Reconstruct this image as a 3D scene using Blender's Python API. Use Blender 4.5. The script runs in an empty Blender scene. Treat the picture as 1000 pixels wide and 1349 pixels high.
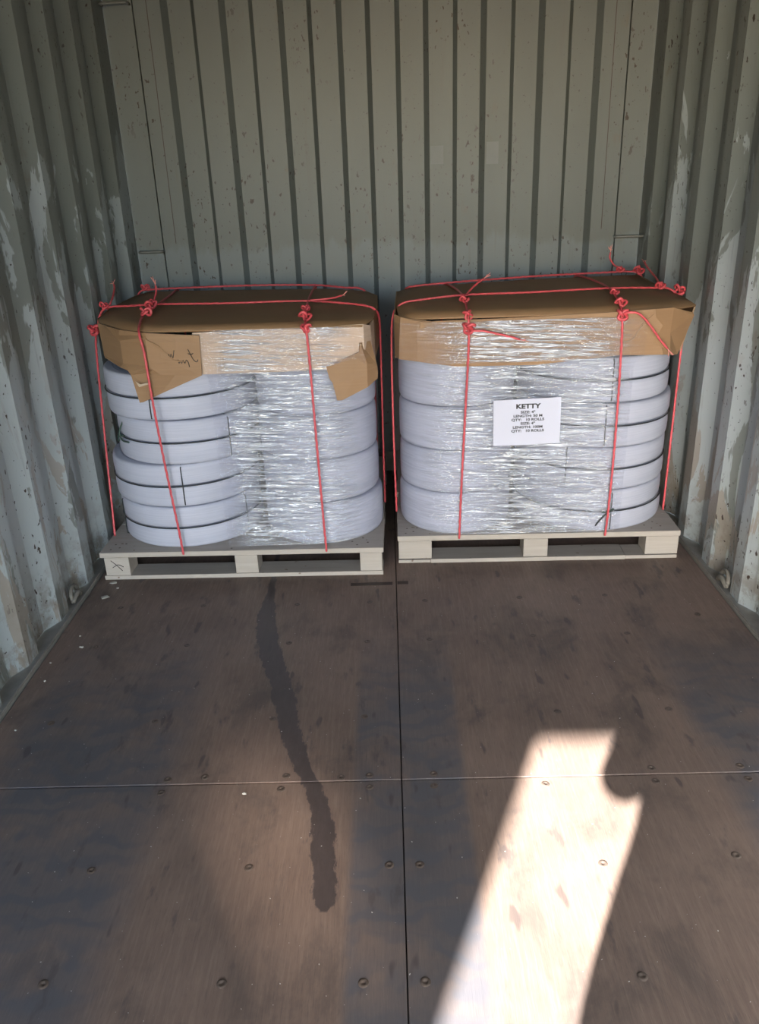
import bpy, bmesh, math, random
from mathutils import Vector, Matrix, noise
random.seed(7)
S = bpy.context.scene
C = S.collection

# ------------------------------------------------------------------ camera, sky, sun, exposure
cam_d = bpy.data.cameras.new('camera'); cam = bpy.data.objects.new('camera', cam_d); C.objects.link(cam)
F_PX = 1066.2
cam_d.sensor_fit = 'VERTICAL'; cam_d.sensor_height = 36.0; cam_d.lens = F_PX / 1349.0 * 36.0
cam_d.clip_start = 0.02
yaw, pit, roll = 0.020154, -0.402896, -0.036227
fw = Vector((-math.sin(yaw)*math.cos(pit), math.cos(yaw)*math.cos(pit), math.sin(pit)))
rt = Vector((math.cos(yaw), math.sin(yaw), 0)); up = rt.cross(fw)
r2 = math.cos(roll)*rt + math.sin(roll)*up; u2 = -math.sin(roll)*rt + math.cos(roll)*up
M = Matrix((r2, u2, -fw)).transposed().to_4x4(); M.translation = Vector((0.001, 0, 1.4346))
cam.matrix_world = M
S.camera = cam

SUN_T = Vector((0.40, 1.0, -0.605)).normalized()          # direction the sunlight travels
w = bpy.data.worlds.new('sky'); S.world = w; w.use_nodes = True
nt = w.node_tree; nt.nodes.clear()
sk = nt.nodes.new('ShaderNodeTexSky'); sk.sky_type = 'NISHITA'; sk.sun_disc = False
sk.sun_elevation = math.asin(-SUN_T.z); sk.sun_rotation = math.atan2(-SUN_T.x, -SUN_T.y)
sk.air_density = 1.0; sk.dust_density = 0.8; sk.ozone_density = 2.0
bg = nt.nodes.new('ShaderNodeBackground'); bg.inputs['Strength'].default_value = 2.0
wo = nt.nodes.new('ShaderNodeOutputWorld')
nt.links.new(sk.outputs[0], bg.inputs[0]); nt.links.new(bg.outputs[0], wo.inputs[0])

sd = bpy.data.lights.new('sun', 'SUN'); sd.energy = 58.0; sd.angle = math.radians(0.7); sd.color = (1.0, 0.98, 0.96)
so = bpy.data.objects.new('sun', sd); C.objects.link(so); so.location = (-3, -7, 9)
so.rotation_euler = SUN_T.to_track_quat('-Z', 'Y').to_euler()
# added spot lamp outside stands in for reflected sunlight, mirrored across the container's axis
gd = bpy.data.lights.new('reflected_sun_stand_in', 'SPOT'); gd.energy = 3000.0; gd.spot_size = math.radians(3.7); gd.spot_blend = 1.0
gd.color = (1.0, 0.84, 0.70); gd.shadow_soft_size = 0.12
go = bpy.data.objects.new('reflected_sun_stand_in', gd); C.objects.link(go)
g_to = Vector((-0.27, 1.40, 0.0)); g_dir = Vector((0.37, -1.0, 0.57)).normalized()
go.location = g_to + g_dir*6.2
go.rotation_euler = (-g_dir).to_track_quat('-Z', 'Y').to_euler()
# sampling portal in the open doorway (gives off no light of its own)
pd = bpy.data.lights.new('doorway_portal', 'AREA'); pd.shape = 'RECTANGLE'; pd.size = 2.3; pd.size_y = 2.2
pd.cycles.is_portal = True
po = bpy.data.objects.new('doorway_portal', pd); C.objects.link(po)
po.location = (0, -2.03, 1.14); po.rotation_euler = (math.radians(90), 0, 0)

vs = S.view_settings
vs.view_transform = 'Standard'; vs.look = 'None'; vs.gamma = 1.0; vs.use_curve_mapping = False
vs.exposure = 0.0
S.cycles.blur_glossy = 0.25

# ------------------------------------------------------------------ node helper
class NT:
    def __init__(s, name):
        s.m = bpy.data.materials.new(name); s.m.use_nodes = True
        s.t = s.m.node_tree; s.t.nodes.clear()
        s.out = s.t.nodes.new('ShaderNodeOutputMaterial')
    def n(s, typ, **k):
        nd = s.t.nodes.new('ShaderNode' + typ)
        for a, v in k.items(): setattr(nd, a, v)
        return nd
    def link(s, a, b): s.t.links.new(a, b)
    def _in(s, sock, v):
        if hasattr(v, 'is_linked') or isinstance(v, bpy.types.NodeSocket): s.link(v, sock)
        else:
            if isinstance(v, (tuple, list)) and len(v) == 3 and sock.type == 'RGBA': v = (*v, 1)
            sock.default_value = v
    def math(s, op, a, b=0.0, c=None, clamp=False):
        nd = s.n('Math', operation=op, use_clamp=clamp); s._in(nd.inputs[0], a); s._in(nd.inputs[1], b)
        if c is not None: s._in(nd.inputs[2], c)
        return nd.outputs[0]
    def mix(s, f, a, b, mode='MIX'):
        nd = s.n('Mix', data_type='RGBA', blend_type=mode); s._in(nd.inputs[0], f); s._in(nd.inputs[6], a); s._in(nd.inputs[7], b)
        return nd.outputs[2]
    def ramp(s, v, lo, hi, a=0.0, b=1.0, smooth=True):
        nd = s.n('MapRange', interpolation_type='SMOOTHSTEP' if smooth else 'LINEAR')
        s._in(nd.inputs[0], v); nd.inputs[1].default_value = lo; nd.inputs[2].default_value = hi
        nd.inputs[3].default_value = a; nd.inputs[4].default_value = b
        return nd.outputs[0]
    def pos(s): return s.n('NewGeometry').outputs['Position']
    def obj(s): return s.n('TexCoord').outputs['Object']
    def xyz(s, v):
        nd = s.n('SeparateXYZ'); s.link(v, nd.inputs[0]); return nd.outputs
    def scale(s, v, sc, off=(0, 0, 0), rot=(0, 0, 0)):
        nd = s.n('Mapping'); s.link(v, nd.inputs[0]); nd.inputs['Scale'].default_value = sc
        nd.inputs['Location'].default_value = off; nd.inputs['Rotation'].default_value = rot
        return nd.outputs[0]
    def noise(s, v, scale=5.0, detail=3.0, rough=0.55, dist=0.0):
        nd = s.n('TexNoise'); s.link(v, nd.inputs['Vector']); nd.inputs['Scale'].default_value = scale
        nd.inputs['Detail'].default_value = detail; nd.inputs['Roughness'].default_value = rough
        nd.inputs['Distortion'].default_value = dist
        return nd.outputs[0]
    def bump(s, h, strength=0.3, dist=0.01):
        nd = s.n('Bump'); s._in(nd.inputs['Height'], h); nd.inputs['Strength'].default_value = strength
        nd.inputs['Distance'].default_value = dist
        return nd.outputs[0]
    def pbr(s, col, rough=0.6, normal=None, metal=0.0, spec=0.5):
        b = s.n('BsdfPrincipled'); s._in(b.inputs['Base Color'], col); s._in(b.inputs['Roughness'], rough)
        s._in(b.inputs['Metallic'], metal); s._in(b.inputs['Specular IOR Level'], spec)
        if normal is not None: s.link(normal, b.inputs['Normal'])
        s.link(b.outputs[0], s.out.inputs[0])
        return s.m

# ------------------------------------------------------------------ materials
def mat_wall(name, side):
    t = NT(name); P = t.pos(); x, y, z = t.xyz(P)
    v = t.scale(P, (1, 1, 0.45))
    big = t.noise(v, 2.2, 5, 0.6); mid = t.noise(t.scale(P, (1, 1, .35), (3, 1, 7)), 7, 5, 0.62, 0.6)
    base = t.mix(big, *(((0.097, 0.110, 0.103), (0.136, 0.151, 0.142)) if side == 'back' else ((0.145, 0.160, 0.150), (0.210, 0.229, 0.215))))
    # old beige-grey paint shows where the pale blue repaint has worn off
    if side == 'back':
        edge = t.math('ADD', z, t.math('MULTIPLY', t.math('SUBTRACT', mid, 0.5), 0.22))
        rep = t.math('MULTIPLY', t.ramp(edge, 1.13, 1.08), .75)
    else:
        top = t.ramp(z, 1.9, 0.75, 0.0, 0.30, False)
        rep = t.ramp(t.math('ADD', mid, top), 0.70, 0.725)
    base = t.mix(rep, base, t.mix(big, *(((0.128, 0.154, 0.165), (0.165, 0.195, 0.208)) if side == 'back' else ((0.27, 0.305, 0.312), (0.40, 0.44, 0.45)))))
    if side != 'back':
        worn = t.ramp(t.noise(t.scale(P, (1, 1, .3), (9, 4, 2)), 8, 6, 0.65, .8), 0.53, 0.55)
        low = t.ramp(z, 1.05, 0.3)
        base = t.mix(t.math('MULTIPLY', worn, low), base, (0.27, 0.25, 0.22))
    # dirt splashed up from the floor
    dirt = t.math('MULTIPLY', t.ramp(t.noise(P, 14, 5, .7), .42, .62), t.ramp(z, 0.32, 0.02))
    base = t.mix(t.math('MULTIPLY', dirt, .75), base, (0.17, 0.145, 0.115))
    # grime streaks, rust freckles, chips
    st = t.ramp(t.noise(t.scale(P, (14, 14, .8)), 3, 4, .6), .58, .78)
    base = t.mix(t.math('MULTIPLY', st, .35), base, (0.11, 0.105, 0.09))
    zone = t.ramp(t.noise(t.scale(P, (1, 1, .6), (2, 8, 5)), 3.2, 2, .5), .46, .60)
    fr = t.math('MULTIPLY', t.ramp(t.noise(t.scale(P, (1, 1, .55)), 62, 2, .5), .655, .69), zone)
    base = t.mix(fr, base, (0.035, 0.022, 0.015))
    halo = t.math('MULTIPLY', t.ramp(t.noise(t.scale(P, (1, 1, .5), (5, 5, 1)), 11, 4, .6), .60, .75), zone)
    base = t.mix(t.math('MULTIPLY', halo, .5), base, (0.13, 0.095, 0.06))
    chip = t.ramp(t.noise(t.scale(P, (1, 1, .8), (1, 2, 3)), 85, 2, .5), .705, .73)
    base = t.mix(chip, base, (0.06, 0.055, 0.05))
    h = t.math('ADD', t.math('MULTIPLY', rep, .5), t.noise(P, 30, 4))
    return t.pbr(base, 0.34 if side == 'side' else .5, t.bump(h, .05, .004), 0, .5)

def mat_plain(name, col, rough=0.6, metal=0.0, var=0.15, sc=20, bump=.1, spec=.5):
    t = NT(name); P = t.obj(); n = t.noise(P, sc, 5, .6)
    a = tuple(c*(1-var) for c in col); b = tuple(min(1, c*(1+var)) for c in col)
    return t.pbr(t.mix(n, a, b), rough, t.bump(n, bump, .003), metal, spec)

def mat_floor():
    t = NT('worn_plywood'); P = t.pos(); x, y, z = t.xyz(P)
    big = t.noise(P, 1.7, 4, .6); grain = t.noise(t.scale(P, (130, 7, 1), (0, 0, 0), (0, 0, .03)), 1.0, 6, .7, .25)
    fine = t.noise(t.scale(P, (420, 26, 1)), 1.0, 4, .65); blot = t.noise(t.scale(P, (1, .6, 1), (2, 6, 0)), 5.5, 6, .68, .4)
    col = t.mix(t.ramp(big, .3, .7), (0.150, 0.105, 0.083), (0.205, 0.146, 0.115))
    col = t.mix(t.math('MULTIPLY', t.ramp(grain, .42, .72), .42), col, (0.265, 0.196, 0.156))
    col = t.mix(t.math('MULTIPLY', t.ramp(fine, .5, .72), .45), col, (0.088, 0.066, 0.056))
    col = t.mix(t.math('MULTIPLY', t.ramp(blot, .48, .70), .65), col, (0.082, 0.065, 0.058))
    col = t.mix(t.math('MULTIPLY', t.ramp(blot, .46, .28), .35), col, (0.25, 0.176, 0.134))
    # grey tyre lanes rubbed into the sheets
    def band(c, hw, soft):
        d = t.math('ABSOLUTE', t.math('SUBTRACT', x, c)); return t.ramp(d, hw + soft, hw)
    wob = t.noise(P, 5, 3, .6)
    tread = t.ramp(t.math('SINE', t.math('ADD', t.math('MULTIPLY', y, 78.0), t.math('MULTIPLY', wob, 26.0))), -.6, .9, .72, 1.0)
    lane = t.math('ADD', band(0.02, .125, .03), t.math('ADD', band(-.84, .17, .12), band(1.0, .14, .10)), clamp=True)
    fade = t.ramp(t.math('ADD', y, t.math('MULTIPLY', big, .5)), 2.75, 2.15)
    lane = t.math('MULTIPLY', t.math('MULTIPLY', lane, fade), t.math('MULTIPLY', tread, t.ramp(wob, .28, .55, .35, 1)))
    col = t.mix(t.math('MULTIPLY', lane, .9), col, (0.090, 0.090, 0.100))
    # scattered dark scuffs
    scf = t.ramp(t.noise(t.scale(P, (9, 3.2, 1), (4, 1, 0)), 1.9, 4, .6), .60, .70)
    col = t.mix(t.math('MULTIPLY', scf, .6), col, (0.07, 0.06, 0.058))
    ps = t.ramp(t.noise(t.scale(P, (20, 6, 1), (7, 3, 0)), 1.0, 2, .5), .67, .73)
    col = t.mix(t.math('MULTIPLY', ps, .65), col, (0.06, 0.05, 0.048))
    # dried spill running down the near-left sheet
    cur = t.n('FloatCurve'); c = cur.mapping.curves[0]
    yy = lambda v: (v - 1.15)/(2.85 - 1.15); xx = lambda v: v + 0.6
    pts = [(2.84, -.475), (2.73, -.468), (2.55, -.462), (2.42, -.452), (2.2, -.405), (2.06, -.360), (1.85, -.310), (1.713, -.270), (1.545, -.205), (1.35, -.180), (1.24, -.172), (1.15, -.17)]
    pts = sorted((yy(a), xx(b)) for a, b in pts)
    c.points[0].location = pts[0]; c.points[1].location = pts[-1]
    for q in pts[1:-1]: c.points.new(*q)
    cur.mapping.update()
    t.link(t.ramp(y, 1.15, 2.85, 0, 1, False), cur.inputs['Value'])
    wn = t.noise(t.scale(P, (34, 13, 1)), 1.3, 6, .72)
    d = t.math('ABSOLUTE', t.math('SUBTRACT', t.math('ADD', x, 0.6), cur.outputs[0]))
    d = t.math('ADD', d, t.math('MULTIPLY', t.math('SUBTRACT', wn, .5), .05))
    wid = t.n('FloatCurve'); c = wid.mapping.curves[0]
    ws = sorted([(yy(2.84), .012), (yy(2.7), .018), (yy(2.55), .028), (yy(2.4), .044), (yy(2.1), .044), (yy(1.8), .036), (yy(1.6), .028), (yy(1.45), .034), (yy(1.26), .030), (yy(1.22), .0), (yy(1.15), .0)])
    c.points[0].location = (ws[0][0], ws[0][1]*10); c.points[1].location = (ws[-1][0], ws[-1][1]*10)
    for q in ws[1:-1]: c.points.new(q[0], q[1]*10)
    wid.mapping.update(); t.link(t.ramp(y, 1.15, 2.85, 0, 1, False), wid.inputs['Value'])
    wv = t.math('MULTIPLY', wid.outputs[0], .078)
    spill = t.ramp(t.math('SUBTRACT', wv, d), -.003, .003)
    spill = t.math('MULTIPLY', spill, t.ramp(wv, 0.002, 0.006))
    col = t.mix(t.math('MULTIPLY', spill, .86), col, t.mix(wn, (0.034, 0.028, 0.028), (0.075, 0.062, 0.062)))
    # pale dust specks
    sp = t.ramp(t.noise(P, 120, 1, .5), .775, .79)
    col = t.mix(sp, col, (0.5, 0.47, 0.43))
    rough = t.math('SUBTRACT', t.ramp(grain, 0, 1, .62, .5), t.math('MULTIPLY', spill, .2))
    h = t.math('ADD', grain, t.math('MULTIPLY', fine, .6))
    return t.pbr(col, rough, t.bump(h, .22, .003), 0, .35)

def mat_fabric():
    t = NT('woven_hose_fabric'); P = t.obj(); x, y, z = t.xyz(P)
    a = t.noise(t.scale(P, (3, 3, 220)), 1.0, 3, .6); b = t.noise(P, 7, 4, .6)
    weave = t.math('SINE', t.math('MULTIPLY', z, 1500.0))
    col = t.mix(b, (0.375, 0.395, 0.48), (0.47, 0.49, 0.585))
    col = t.mix(t.math('MULTIPLY', t.ramp(a, .3, .7), .45), col, (0.55, 0.565, 0.645))
    h = t.math('ADD', a, t.math('MULTIPLY', weave, .2))
    return t.pbr(col, .55, t.bump(h, .25, .002), 0, .4)

def mat_card():
    t = NT('cardboard'); P = t.obj(); n = t.noise(P, 6, 4, .6); f = t.noise(t.scale(P, (3, 3, 90)), 1, 3, .6)
    col = t.mix(n, (0.25, 0.145, 0.072), (0.33, 0.20, 0.105))
    col = t.mix(t.math('MULTIPLY', t.ramp(f, .45, .7), .2), col, (0.38, 0.24, 0.13))
    return t.pbr(col, .62, t.bump(f, .15, .002), 0, .4)

def mat_wood():
    t = NT('pallet_pine'); P = t.obj(); g = t.noise(t.scale(P, (3, 45, 45)), 1.2, 5, .6, .6); s = t.noise(P, 30, 2, .5)
    col = t.mix(g, (0.34, 0.30, 0.255), (0.49, 0.445, 0.395))
    col = t.mix(t.ramp(s, .70, .76), col, (0.20, 0.15, 0.11))
    return t.pbr(col, .7, t.bump(g, .2, .002), 0, .3)

def mat_film(name, lo, hi):
    # clear stretch film: mostly see-through, glossy on its pulled wrinkles
    t = NT(name); P = t.obj(); x, y, z = t.xyz(P)
    u = t.n('UVMap').outputs[0]; ux, uv, _ = t.xyz(u)
    tl = t.scale(u, (1, 1, 1), rot=(0, 0, .05))
    w1 = t.noise(t.scale(tl, (6, 105, 1)), 1.0, 3, .6, .5)
    w2 = t.noise(t.scale(u, (9, 260, 1), (3, 5, 0), (0, 0, -.03)), 1.0, 2, .6, .2)
    big = t.noise(t.scale(u, (3, 6, 1), (1, 9, 0)), 1.0, 2, .5)
    zone = t.math('MULTIPLY', t.ramp(ux, lo[0], lo[1]), t.ramp(ux, hi[0], hi[1]))
    h = t.math('ADD', t.math('MULTIPLY', w1, 1.0), t.math('MULTIPLY', w2, .5))
    bmp = t.bump(h, 1.0, .012)
    streak = t.ramp(t.math('ADD', w1, t.math('MULTIPLY', w2, .35)), .56, .80)
    streak = t.math('MULTIPLY', streak, t.ramp(big, .3, .65, .35, 1.0))
    tr = t.n('BsdfTransparent'); tr.inputs[0].default_value = (.97, .97, .985, 1)
    gl = t.n('BsdfGlossy'); gl.inputs['Roughness'].default_value = .13; gl.inputs['Color'].default_value = (.90, .95, 1, 1)  # bluish gloss tint stands in for sky reflected on the wrinkles
    t.link(bmp, gl.inputs['Normal'])
    df = t.n('BsdfDiffuse'); df.inputs[0].default_value = (.86, .90, 1.0, 1); t.link(bmp, df.inputs['Normal'])
    m1 = t.n('MixShader'); t.link(t.math('MULTIPLY', t.math('ADD', t.math('MULTIPLY', streak, .60), .09), zone), m1.inputs[0])
    t.link(tr.outputs[0], m1.inputs[1]); t.link(df.outputs[0], m1.inputs[2])
    m2 = t.n('MixShader'); t.link(t.math('MULTIPLY', t.math('ADD', t.math('MULTIPLY', streak, .42), .06), t.ramp(zone, 0, 1, .35, 1)), m2.inputs[0])
    t.link(m1.outputs[0], m2.inputs[1]); t.link(gl.outputs[0], m2.inputs[2])
    t.link(m2.outputs[0], t.out.inputs[0])
    return t.m

MW = {s: mat_wall('painted_steel_' + s, s) for s in ('back', 'side')}
M_steel = mat_plain('grimy_rail_steel', (.20, .19, .17), .6, 0, .35, 25, .3)
M_frame = mat_plain('frame_paint', (.33, .34, .31), .55, 0, .15, 8)
M_dark = mat_plain('underfloor', (.012, .011, .010), .9)
M_ceil = mat_plain('roof_paint', (.08, .08, .075), .6, 0, .12, 5)
M_floor = mat_floor(); M_fab = mat_fabric(); M_card = mat_card(); M_wood = mat_wood()
M_cardin = mat_plain('cardboard_raw_edge', (.46, .36, .26), .7, 0, .15, 40)
M_cardglare = mat_plain('film_glare_carton', (.56, .42, .31), .6, 0, .12, 12)  # cardboard under film, with the film's glare put into the colour
M_rope = mat_plain('red_polypropylene', (.62, .085, .10), .42, 0, .25, 160, .2)
M_fray = mat_plain('frayed_fibre', (.78, .30, .26), .5, 0, .2, 60)
M_cord = mat_plain('black_cord', (.022, .028, .03), .6)
M_green = mat_plain('dark_green_twine', (.03, .06, .045), .6)
M_paper = mat_plain('label_paper', (.56, .575, .68), .5, 0, .02, 6, .02)
M_ink = mat_plain('ink', (.015, .015, .018), .6)
M_rust = mat_plain('rusty_screw', (.105, .078, .062), .55, .2, .4, 300, .3)
M_rustspot = mat_plain('rust', (.07, .035, .02), .8, 0, .4, 60)
M_bar = mat_plain('lashing_bar_steel', (.16, .165, .155), .5, .3, .2, 40)
M_ring = mat_plain('dirty_ring_steel', (.13, .12, .10), .7, 0, .4, 60, .4)
M_flake = mat_plain('paint_flake', (.36, .34, .30), .7)
M_resid = mat_plain('sticker_residue', (.185, .20, .195), .6, 0, .1, 30)
M_inlay = mat_plain('dark_filler', (.045, .028, .022), .6)
M_ground = mat_plain('yard_asphalt', (.07, .068, .065), .8, 0, .15, 2)

# ------------------------------------------------------------------ mesh helpers
def mesh_obj(name, verts, faces, mat, parent=None, smooth=False, uvs=None):
    me = bpy.data.meshes.new(name); me.from_pydata([tuple(v) for v in verts], [], faces); me.update()
    if mat: me.materials.append(mat)
    if smooth:
        me.polygons.foreach_set('use_smooth', [True]*len(me.polygons))
    if uvs:
        ul = me.uv_layers.new(name='UVMap')
        for l in me.loops: ul.data[l.index].uv = uvs[l.vertex_index]
    o = bpy.data.objects.new(name, me); C.objects.link(o)
    if parent: o.parent = parent
    return o

def fix(o):
    bm = bmesh.new(); bm.from_mesh(o.data); bmesh.ops.recalc_face_normals(bm, faces=bm.faces); bm.to_mesh(o.data); bm.free()
    return o

def box_data(x0, x1, y0, y1, z0, z1):
    v = [(x0,y0,z0),(x1,y0,z0),(x1,y1,z0),(x0,y1,z0),(x0,y0,z1),(x1,y0,z1),(x1,y1,z1),(x0,y1,z1)]
    f = [(3,2,1,0),(4,5,6,7),(0,1,5,4),(1,2,6,5),(2,3,7,6),(3,0,4,7)]
    return v, f

def box(name, x0, x1, y0, y1, z0, z1, mat, parent=None, bev=0.0):
    v, f = box_data(x0, x1, y0, y1, z0, z1)
    if bev <= 0: return mesh_obj(name, v, f, mat, parent)
    o = mesh_obj(name, v, f, mat, parent)
    bm = bmesh.new(); bm.from_mesh(o.data)
    bmesh.ops.bevel(bm, geom=list(bm.edges), offset=bev, segments=1, affect='EDGES')
    bm.to_mesh(o.data); bm.free()
    return o

def plate(name, pts, thick, mat, parent=None, out=None):
    """A polygon of 3-D points made thick along its (averaged) normal."""
    P = [Vector(p) for p in pts]; n = Vector((0, 0, 0))
    for i in range(len(P)): n += P[i].cross(P[(i+1) % len(P)])
    n.normalize(); k = len(P)
    if out is not None and n.dot(Vector(out)) < 0: n = -n
    v = [p for p in P] + [p - n*thick for p in P]
    f = [tuple(range(k)), tuple(range(2*k-1, k-1, -1))] + [(i, (i+1) % k, k+(i+1) % k, k+i) for i in range(k)]
    return fix(mesh_obj(name, v, f, mat, parent))

def folded(name, rows, thick, mat, parent=None):
    """A folded sheet: rows of points (each row one fold line, equal lengths), thickened by a Solidify modifier."""
    n = len(rows[0]); v = [p for r in rows for p in r]
    f = [(i*n+j, i*n+j+1, (i+1)*n+j+1, (i+1)*n+j) for i in range(len(rows)-1) for j in range(n-1)]
    o = mesh_obj(name, v, f, mat, parent)
    m = o.modifiers.new('board', 'SOLIDIFY'); m.thickness = thick; m.offset = 0
    return o

def tube_data(path, r, seg=8, closed=False, lobes=0, pitch=.03, caps=True):
    P = [Vector(p) for p in path]; n = len(P); V = []; Fc = []
    T = []
    for i in range(n):
        a = P[(i-1) % n] if (closed or i > 0) else P[i]; b = P[(i+1) % n] if (closed or i < n-1) else P[i]
        T.append((b-a).normalized())
    nrm = T[0].orthogonal().normalized(); s = 0
    for i in range(n):
        if i: s += (P[i]-P[i-1]).length
        nrm = (nrm - T[i]*nrm.dot(T[i])).normalized(); bn = T[i].cross(nrm)
        for k in range(seg):
            a = 2*math.pi*k/seg
            rr = r*(1+.22*math.cos(lobes*a - 2*math.pi*s/pitch)) if lobes else r
            V.append(P[i] + (nrm*math.cos(a)+bn*math.sin(a))*rr)
    for i in range(n if closed else n-1):
        j = (i+1) % n
        for k in range(seg): Fc.append((i*seg+k, i*seg+(k+1) % seg, j*seg+(k+1) % seg, j*seg+k))
    if caps and not closed:
        Fc.append(tuple(range(seg-1, -1, -1))); Fc.append(tuple((n-1)*seg+k for k in range(seg)))
    return V, Fc

def smooth_path(pts, step=.008, tens=0.5):
    P = [Vector(p) for p in pts]; out = []
    for i in range(len(P)-1):
        p0 = P[i-1] if i else P[i]*2-P[i+1]; p1, p2 = P[i], P[i+1]; p3 = P[i+2] if i+2 < len(P) else P[i+1]*2-P[i]
        L = (p2-p1).length; k = max(2, int(L/step))
        m1 = (p2-p0)*tens; m2 = (p3-p1)*tens
        if (p2-p0).length > 1e-6: m1 = m1.normalized()*min(m1.length, L)
        if (p3-p1).length > 1e-6: m2 = m2.normalized()*min(m2.length, L)
        for j in range(k):
            t = j/k; t2 = t*t; t3 = t2*t
            out.append(p1*(2*t3-3*t2+1)+m1*(t3-2*t2+t)+p2*(-2*t3+3*t2)+m2*(t3-t2))
    out.append(P[-1]); return out

def tube(name, pts, r, mat, parent=None, seg=8, closed=False, lobes=0, pitch=.03, step=.008, smooth=True):
    path = smooth_path(pts, step) if step else pts
    v, f = tube_data(path, r, seg, closed, lobes, pitch)
    return mesh_obj(name, v, f, mat, parent, smooth)

def lathe(name, prof, seg, mat, parent=None, wob=0.0, seed=0, closed=True, smooth=True):
    V = []; Fc = []; n = len(prof)
    for i in range(seg):
        a = 2*math.pi*i/seg
        k = 1 + wob*noise.noise(Vector((math.cos(a)*1.3+seed, math.sin(a)*1.3, seed*.7)))
        for r, z in prof: V.append((r*k*math.cos(a), r*k*math.sin(a), z))
    for i in range(seg):
        j = (i+1) % seg
        for q in range(n if closed else n-1):
            w_ = (q+1) % n
            Fc.append((i*n+q, j*n+q, j*n+w_, i*n+w_))
    return fix(mesh_obj(name, V, Fc, mat, parent, smooth))

def empty(name, loc=(0, 0, 0), rz=0.0):
    o = bpy.data.objects.new(name, None); C.objects.link(o); o.location = loc; o.rotation_euler = (0, 0, rz)
    o.empty_display_size = .05; return o

def tag(o, label, cat, group=None):
    o['label'] = label; o['category'] = cat
    if group: o['group'] = group
    return o

def struct(o): o['kind'] = 'structure'; return o

# ------------------------------------------------------------------ the container shell
Y0, YB = -1.98, 3.92          # doorway plane, inner face of the end wall
XC = 1.176                    # inner crests of the side walls
DEP = 0.036

def corr_profile(segs):
    return segs

def extruded_wall(name, prof, z0, z1, mat, nz=1):
    n = len(prof); V = []; Fc = []
    for k in range(nz+1):
        z = z0+(z1-z0)*k/nz
        for a, b in prof: V.append((a, b, z))
    for k in range(nz):
        for i in range(n-1): Fc.append((k*n+i, k*n+i+1, (k+1)*n+i+1, (k+1)*n+i))
    o = mesh_obj(name, V, Fc, mat)
    m = o.modifiers.new('sheet', 'SOLIDIFY'); m.thickness = .004; m.offset = 0
    return o

def side_profile(sgn):
    pr = []; per = .2765; end = 2.795
    k0 = -18
    for k in range(k0, 5):
        e = end + k*per
        for yy_, d in ((e-.071, 0), (e, 0), (e+.068, DEP), (e+.138, DEP)):
            if Y0 <= yy_ <= YB+.03: pr.append((sgn*(XC+d), yy_))
    pr = [(pr[0][0], Y0)] + pr + [(pr[-1][0], YB+.06)]
    return pr
wl = struct(extruded_wall('wall_left', side_profile(-1), .012, 2.30, MW['side']))
wr = struct(extruded_wall('wall_right', side_profile(1), .012, 2.30, MW['side']))
rs = mesh_obj('rust_spot', *(lambda: ([(-1.172, 2.62+.018*math.cos(a)*(1+.2*math.sin(3*a)), 1.617+.02*math.sin(a)) for a in [i*math.pi/6 for i in range(12)]], [tuple(range(12))]))(), M_rustspot, wl)
rs.data.transform(Matrix.Translation((0, 0, 0)))
m = rs.modifiers.new('crust', 'SOLIDIFY'); m.thickness = .004; m.offset = 0

bp = []
edges = [(-.905, 'out'), (-.785, 'in'), (-.663, 'out'), (-.541, 'in'), (-.419, 'out'), (-.297, 'in'), (-.175, 'out'), (-.053, 'in'),
         (.069, 'out'), (.191, 'in'), (.313, 'out'), (.435, 'in'), (.557, 'out'), (.679, 'in'), (.80, 'out'), (.922, 'in')]
BD = .040
bp = [(-1.042, YB+.03), (-1.028, YB+.03), (-1.025, YB)]
for x, s in edges:
    if s == 'out': bp += [(x-.011, YB), (x+.011, YB+BD)]
    else: bp += [(x-.011, YB+BD), (x+.011, YB)]
bp += [(1.040, YB), (1.043, YB+.03), (1.057, YB+.03)]
wb = struct(extruded_wall('wall_back', bp, .012, 2.30, MW['back']))
for s in (-1, 1):
    xi = -1.036 if s < 0 else 1.051
    # corner post: flat plate set a little behind the crests, return into the corner
    v = [(xi, YB+.006), (s*1.148, YB+.006), (s*1.151, YB+.062), (s*1.215, YB+.062), (s*1.215, YB+.10), (xi, YB+.10)]
    n = len(v); V = [(a, b, 0.0) for a, b in v] + [(a, b, 2.3) for a, b in v]
    fix(mesh_obj('corner_post', V, [tuple(range(n)), tuple(range(2*n-1, n-1, -1))] + [(i, (i+1) % n, n+(i+1) % n, n+i) for i in range(n)], MW['back'], wb))
    xs = -.972 if s < 0 else .982
    box('weld_seam', xs-.0013, xs+.0013, YB-.003, YB+.001, 1.14, 2.30, M_inlay, wb)
def lashing_bar(x0, x1, z):
    tube('lashing_bar', [(x0, YB+.012, z), (x0, YB-.018, z), (x0+.012*(1 if x1 > x0 else -1), YB-.026, z), (x1-.01*(1 if x1 > x0 else -1), YB-.026, z+.001), (x1, YB-.02, z), (x1, YB+.01, z)], .0062, M_bar, wb, seg=8, step=.01)['label'] = 'short grey steel lashing bar in the corner'
lashing_bar(-1.142, -1.035, 1.108); lashing_bar(1.170, 1.045, 1.105); lashing_bar(-1.16, -1.045, 2.093); lashing_bar(1.172, 1.045, 2.09)
def on_back(x0, x1, z0, z1, name='sticker_residue', m_=None):
    box(name, x0, x1, YB-.0035, YB, z0, z1, m_ or M_resid, wb)
on_back(.205, .262, 1.437, 1.512); on_back(.452, .505, 1.43, 1.52)

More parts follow.
